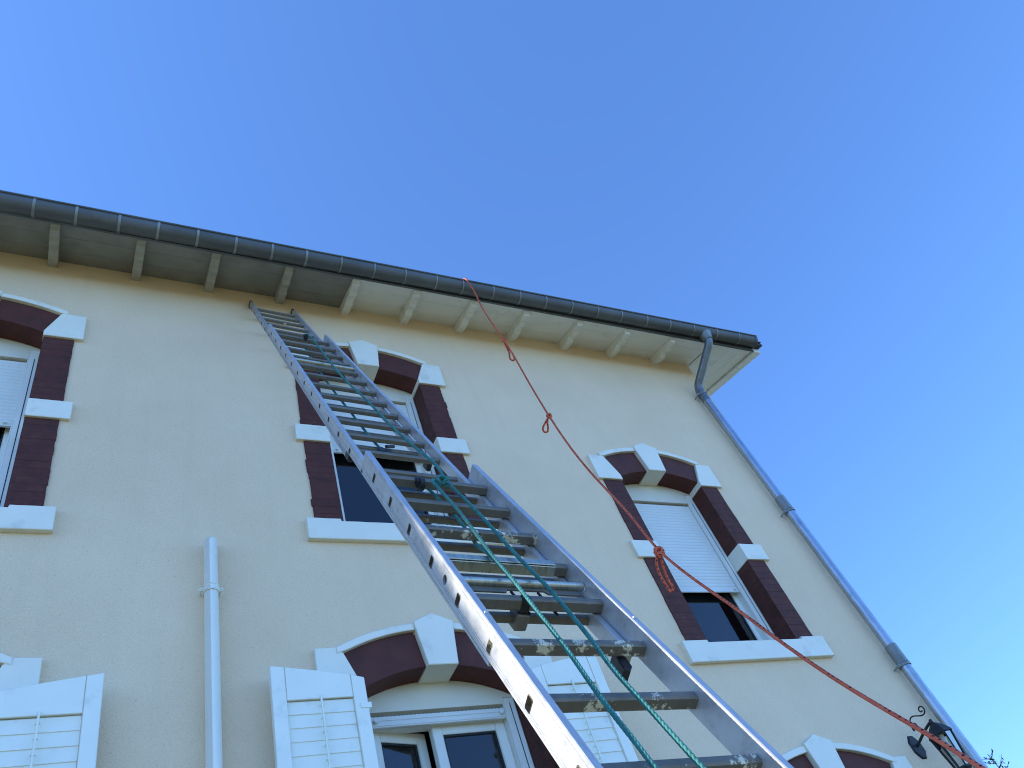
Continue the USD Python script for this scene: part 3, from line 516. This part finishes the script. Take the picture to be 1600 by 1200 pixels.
# ---------------------------------------------------------------- teal hauling rope of the ladder
GR_ = 0.0064
rope = thing('hauling_rope', 'teal twisted rope running down the middle of the aluminium ladder', 'rope', tuple(LT([(-0.26, 0, -2.7)])[0] + [0, 0, OZ]))
def strand(pts, jig=0.004):
    p = LT(pts); q = smooth_path(p, 0.004); s = np.arange(len(q)) * 0.004
    w = np.c_[meshkit.noise(np.c_[s * 5, s * 0 + 3, s * 0]), meshkit.noise(np.c_[s * 5, s * 0 + 9, s * 0]), meshkit.noise(np.c_[s * 5, s * 0 + 15, s * 0])] - 0.5
    q = q + w * jig * np.minimum(1, np.minimum(s, s[-1] - s) / 0.1)[:, None]
    return sweep(q, GR_, 18, twist=140.0, lobes=3, depth=0.28)
obj('rope_strand', strand([(-0.253, 0.005, 5.53), (-0.261, 0.01, 4.575), (-0.259, 0.012, 3.796), (-0.222, 0.014, 3.2), (-0.213, 0.01, 2.72), (-0.202, -0.005, 2.376), (-0.225, -0.034, 1.99), (-0.245, -0.036, 1.86), (-0.231, -0.034, 1.613), (-0.224, -0.032, 1.336), (-0.222, -0.032, 1.036), (-0.214, -0.03, 0.888), (-0.220, -0.03, 0.687), (-0.232, -0.03, 0.51), (-0.250, -0.03, 0.337), (-0.250, -0.03, 0.2), (-0.248, -0.03, 0.062), (-0.247, -0.03, -0.061), (-0.25, -0.03, -0.6), (-0.24, -0.03, -2.6)]), 'green_rope', rope, smooth=True)
obj('rope_strand', strand([(-0.28, -0.022, 1.875), (-0.315, -0.034, 1.86), (-0.331, -0.042, 1.811), (-0.325, -0.04, 1.52), (-0.334, -0.038, 1.246), (-0.338, -0.036, 1.027), (-0.338, -0.036, 0.904), (-0.344, -0.034, 0.724), (-0.347, -0.032, 0.545), (-0.357, -0.03, 0.371), (-0.374, -0.03, 0.189), (-0.379, -0.03, 0.056), (-0.386, -0.03, -0.062), (-0.40, -0.03, -0.6), (-0.38, -0.03, -2.6)]), 'green_rope', rope, smooth=True)
obj('rope_strand', strand([(-0.300, 0.03, 1.95), (-0.281, 0.042, 1.90), (-0.263, 0.044, 1.724), (-0.262, 0.044, 1.519), (-0.275, 0.043, 1.344), (-0.315, 0.0, 1.21), (-0.333, -0.024, 1.06)]), 'green_rope', rope, smooth=True)
obj('rope_strand', strand([(-0.262, 0.112, 5.50), (-0.30, 0.114, 4.6), (-0.31, 0.114, 3.6), (-0.30, 0.112, 2.75)]), 'green_rope', rope, smooth=True)
kn = []
for r, ph, tl in ((0.026, 0.0, 0.3), (0.022, 1.2, 1.4), (0.024, 2.3, -0.9)):
    th = np.linspace(0, 2 * np.pi, 40)[:-1]; ring = np.c_[r * np.cos(th), 0.010 * np.sin(2 * th + ph), r * np.sin(th) * 1.1]
    ring = ring @ trimesh.transformations.rotation_matrix(tl, (0.4, 1, 0.2))[:3, :3].T + [-0.262, -0.034, 1.865]
    kn.append(sweep(np.vstack([LT(ring), LT(ring[:2])]), GR_, 12, twist=140.0, lobes=3, depth=0.28, cap=False))
obj('knot', cat(kn), 'green_rope', rope, smooth=True)

# ---------------------------------------------------------------- orange climbing rope over the gutter
orope = thing('climbing_rope', 'orange climbing rope with dark flecks hanging over the gutter, knotted loops along it', 'rope', (-1.85, -0.68, 0.0))
OR_ = 0.0077
PTS = [(-1.8, -0.3, 3.02), (-1.825, -0.55, 2.985), (-1.838, -0.645, 2.945), (-1.843, -0.68, 2.915), (-1.83, -0.695, 2.83), (-1.83, -0.726, 2.335), (-1.855, -0.847, 1.58), (-1.921, -0.97, 0.864), (-2.001, -1.107, 0.202), (-2.07, -1.248, -0.342), (-2.132, -1.417, -0.847), (-2.192, -1.578, -1.27), (-2.27, -1.728, -1.665), (-2.306, -1.833, -1.875), (-2.344, -1.954, -2.085), (-2.394, -2.105, -2.329), (-2.452, -2.244, -2.553), (-2.512, -2.373, -2.749), (-2.57, -2.495, -2.921), (-2.638, -2.631, -3.095), (-2.705, -2.757, -3.245), (-2.768, -2.863, -3.367), (-2.833, -2.959, -3.479), (-2.916, -3.071, -3.604), (-3.116, -3.291, -4.1), (-3.196, -3.421, -4.7), (-3.236, -3.471, -5.615)]
t, uv = sweep(smooth_path(PTS, 0.02), OR_, 12, uv=True); obj('rope_line', t, 'orange_rope', orope, smooth=True, uv=uv)
RXv, RYv, RZv = map(np.array, (RX, RY, RZ))
LS = 1.0
def loop(at, pts, r=OR_):
    """A knot's loop: offsets in metres to the right of, below and in front of a point, as seen standing at the ladder's foot."""
    p = np.array([np.array(at) + LS * (a * RXv + b * RYv - d * RZv) for a, b, d in pts]); t, uv = sweep(smooth_path(p, 0.008), r, 12, uv=True); obj('rope_loop', t, 'orange_rope', orope, smooth=True, uv=uv)
def knot(at, size, n=3):
    ms, us = [], []
    for k in range(n):
        th = np.linspace(0, 2 * np.pi, 36); ring = np.c_[size * np.cos(th), size * 0.35 * np.sin(2 * th + k), size * 0.8 * np.sin(th)]
        ring = ring @ trimesh.transformations.euler_matrix(0.6 * k + 0.2, 0.9 * k, 0.5 * k)[:3, :3].T + at
        t, uv = sweep(ring, OR_, 10, uv=True, cap=False); ms.append(t); us.append(uv)
    obj('knot', cat(ms), 'orange_rope', orope, smooth=True, uv=np.vstack(us))
# small twisted loop under the eaves
A = np.array((-1.855, -0.847, 1.58)); LS = 1.06; knot(A, 0.015, 2)
loop(A, [(0, 0, 0.005), (0.02, 0.04, 0.014), (0.06, 0.10, 0.016), (0.085, 0.15, 0.010), (0.083, 0.175, 0.0), (0.06, 0.17, -0.004), (0.045, 0.12, 0.0), (0.02, 0.06, 0.0), (0, 0.01, 0)])
# hanging open loop
A = np.array((-2.001, -1.107, 0.202)); LS = 1.12; knot(A, 0.018, 3)
loop(A, [(0, 0, 0.005), (-0.012, 0.02, 0.01), (-0.032, 0.055, 0.012), (-0.044, 0.085, 0.01), (-0.036, 0.108, 0.008), (-0.016, 0.112, 0.006), (-0.008, 0.09, 0.006), (-0.012, 0.05, 0.006), (-0.008, 0.015, 0.0)])
# big knot with a long hanging bight
A = np.array((-2.27, -1.728, -1.665)); LS = 1.2; knot(A + 0.008 * RYv, 0.026, 4)
loop(A, [(0, 0, 0.008), (-0.015, 0.04, 0.014), (-0.008, 0.085, 0.016), (0.012, 0.13, 0.016), (0.036, 0.168, 0.014), (0.056, 0.186, 0.012), (0.062, 0.176, 0.010), (0.050, 0.150, 0.008), (0.032, 0.115, 0.008), (0.016, 0.07, 0.006), (0.010, 0.02, 0.0)])

# ---------------------------------------------------------------- wrought-iron wall lantern near the corner
lan = thing('wall_lantern', 'black wrought-iron wall lantern with scrolled bracket beside the corner downpipe', 'lantern', (1.02, 0.0, -2.25 + OZ))
lx, lz = 1.085, -2.14
pts = [(math.cos(a) * 0.075, math.sin(a) * 0.105) for a in np.radians(np.arange(22.5, 382, 45))]
bp = ext([(lx + x, lz - 0.04 + z) for x, z in pts], -0.035, 0.0, 0.012)
obj('backplate', bp, 'iron', lan)
# arm leaving the plate, scroll above it, lantern hanging from the arm's end
ax, ay, az = lx + 0.02, -0.265, lz + 0.045
obj('arm', sweep(smooth_path([(lx, -0.02, lz - 0.04), (lx + 0.005, -0.11, lz - 0.005), (lx + 0.012, -0.20, lz + 0.028), (ax, ay, az)], 0.01), 0.011, 10), 'iron', lan, smooth=True)
def spiral(cy, cz, r0, turns, start, sgn=1, n=30): return [(cy + r0 * (1 - 0.75 * k / n) * math.cos(start + sgn * turns * 2 * math.pi * k / n), cz + r0 * (1 - 0.75 * k / n) * math.sin(start + sgn * turns * 2 * math.pi * k / n)) for k in range(n + 1)]
sc = spiral(-0.115, lz + 0.085, 0.035, 1.1, -0.5, 1)[::-1] + [(-0.10, lz + 0.13), (-0.14, lz + 0.155), (-0.20, lz + 0.13)] + spiral(-0.255, lz + 0.15, 0.035, 1.1, -1.8, -1)
obj('scroll', sweep(smooth_path([(lx + 0.012, y, z) for y, z in sc], 0.006), 0.0055, 8), 'iron', lan, smooth=True)
hx, hy, hz = ax, ay, az - 0.015
roof = lathe([(0.0, 0.03), (0.012, 0.03), (0.014, 0.0), (0.03, -0.01), (0.062, -0.04), (0.096, -0.085), (0.102, -0.103), (0.097, -0.106), (0.086, -0.092), (0.0, -0.09)], 6); roof.apply_translation((hx, hy, hz)); 
obj('lantern_roof', roof, 'iron', lan)
cage = []
for k in range(6):
    a = 2 * math.pi * k / 6; cage.append(sweep([(hx + 0.090 * math.cos(a), hy + 0.090 * math.sin(a), hz - 0.10), (hx + 0.058 * math.cos(a), hy + 0.058 * math.sin(a), hz - 0.36)], 0.0065, 6))
cage.append(lathe([(0.0, -0.36), (0.064, -0.36), (0.064, -0.375), (0.04, -0.40), (0.012, -0.42), (0.0, -0.44)], 6).apply_translation((hx, hy, hz)))
obj('lantern_cage', cat(cage), 'iron', lan)
for k in range(6):
    a, b = 2 * math.pi * k / 6, 2 * math.pi * (k + 1) / 6
    q = [(hx + r * math.cos(w), hy + r * math.sin(w), hz + z) for w, r, z in ((a, 0.087, -0.102), (b, 0.087, -0.102), (b, 0.055, -0.358), (a, 0.055, -0.358))]
    obj('lantern_pane', trimesh.Trimesh(q, [(0, 1, 2), (0, 2, 3)], process=False), 'lamp_glass', lan)
obj('bulb_holder', lathe([(0.0, -0.10), (0.018, -0.10), (0.018, -0.16), (0.010, -0.17), (0.022, -0.20), (0.028, -0.235), (0.018, -0.265), (0.0, -0.27)], 14).apply_translation((hx, hy, hz)), 'pvc', lan, smooth=True)

# ---------------------------------------------------------------- young shrub beyond the corner, only its top twigs show
tree = thing('young_tree', 'slender twiggy young tree whose leafy tip shows past the downpipe', 'tree', (3.05, 0.72, 0.0))
tx, ty, tz = 3.02, 0.70, -2.03
main = smooth_path([(tx + 0.1, ty + 0.05, -OZ - 0.05), (tx + 0.06, ty, -4.6), (tx + 0.10, ty + 0.02, -3.4), (tx + 0.05, ty, -2.6), (tx - 0.01, ty, tz)], 0.05)
obj('trunk', sweep(main, np.linspace(0.035, 0.003, len(main)), 8), 'bark', tree, smooth=True)
tw = []; lv = []; lf = []
def leaf(p, d, L):
    d = d / np.linalg.norm(d); s = np.cross(d, rng.normal(size=3)); s /= np.linalg.norm(s); nn = np.cross(d, s); b = len(lv)
    lv.extend([p, p + d * L * 0.5 + s * L * 0.17 + nn * L * 0.05, p + d * L, p + d * L * 0.5 - s * L * 0.17 + nn * L * 0.05]); lf.extend([(b, b + 1, b + 2), (b, b + 2, b + 3)])
for k in range(46):
    f = rng.uniform(0.45, 1.0) if k > 8 else rng.uniform(0.93, 1.0); i = min(int(f * (len(main) - 1)), len(main) - 1); p = main[i]
    L = (1.0 - f) * 0.9 + 0.10; d = np.array([rng.normal(), rng.normal(), 0.8]); d /= np.linalg.norm(d); e = p + d * L
    mid = (p + e) / 2 + rng.normal(size=3) * 0.03 * L
    path = smooth_path([p, mid, e], 0.03); tw.append(sweep(path, np.linspace(0.006 if f < 0.9 else 0.0035, 0.0016, len(path)), 5))
    for q in range(int(5 + 14 * L)):
        w = rng.uniform(0.2, 1.0); leaf(path[int(w * (len(path) - 1))], d * 0.6 + rng.normal(size=3) * 0.7, rng.uniform(0.024, 0.045))
obj('twig', cat(tw), 'bark', tree)
obj('crown', trimesh.Trimesh(lv, lf, process=False), 'leaf', tree)
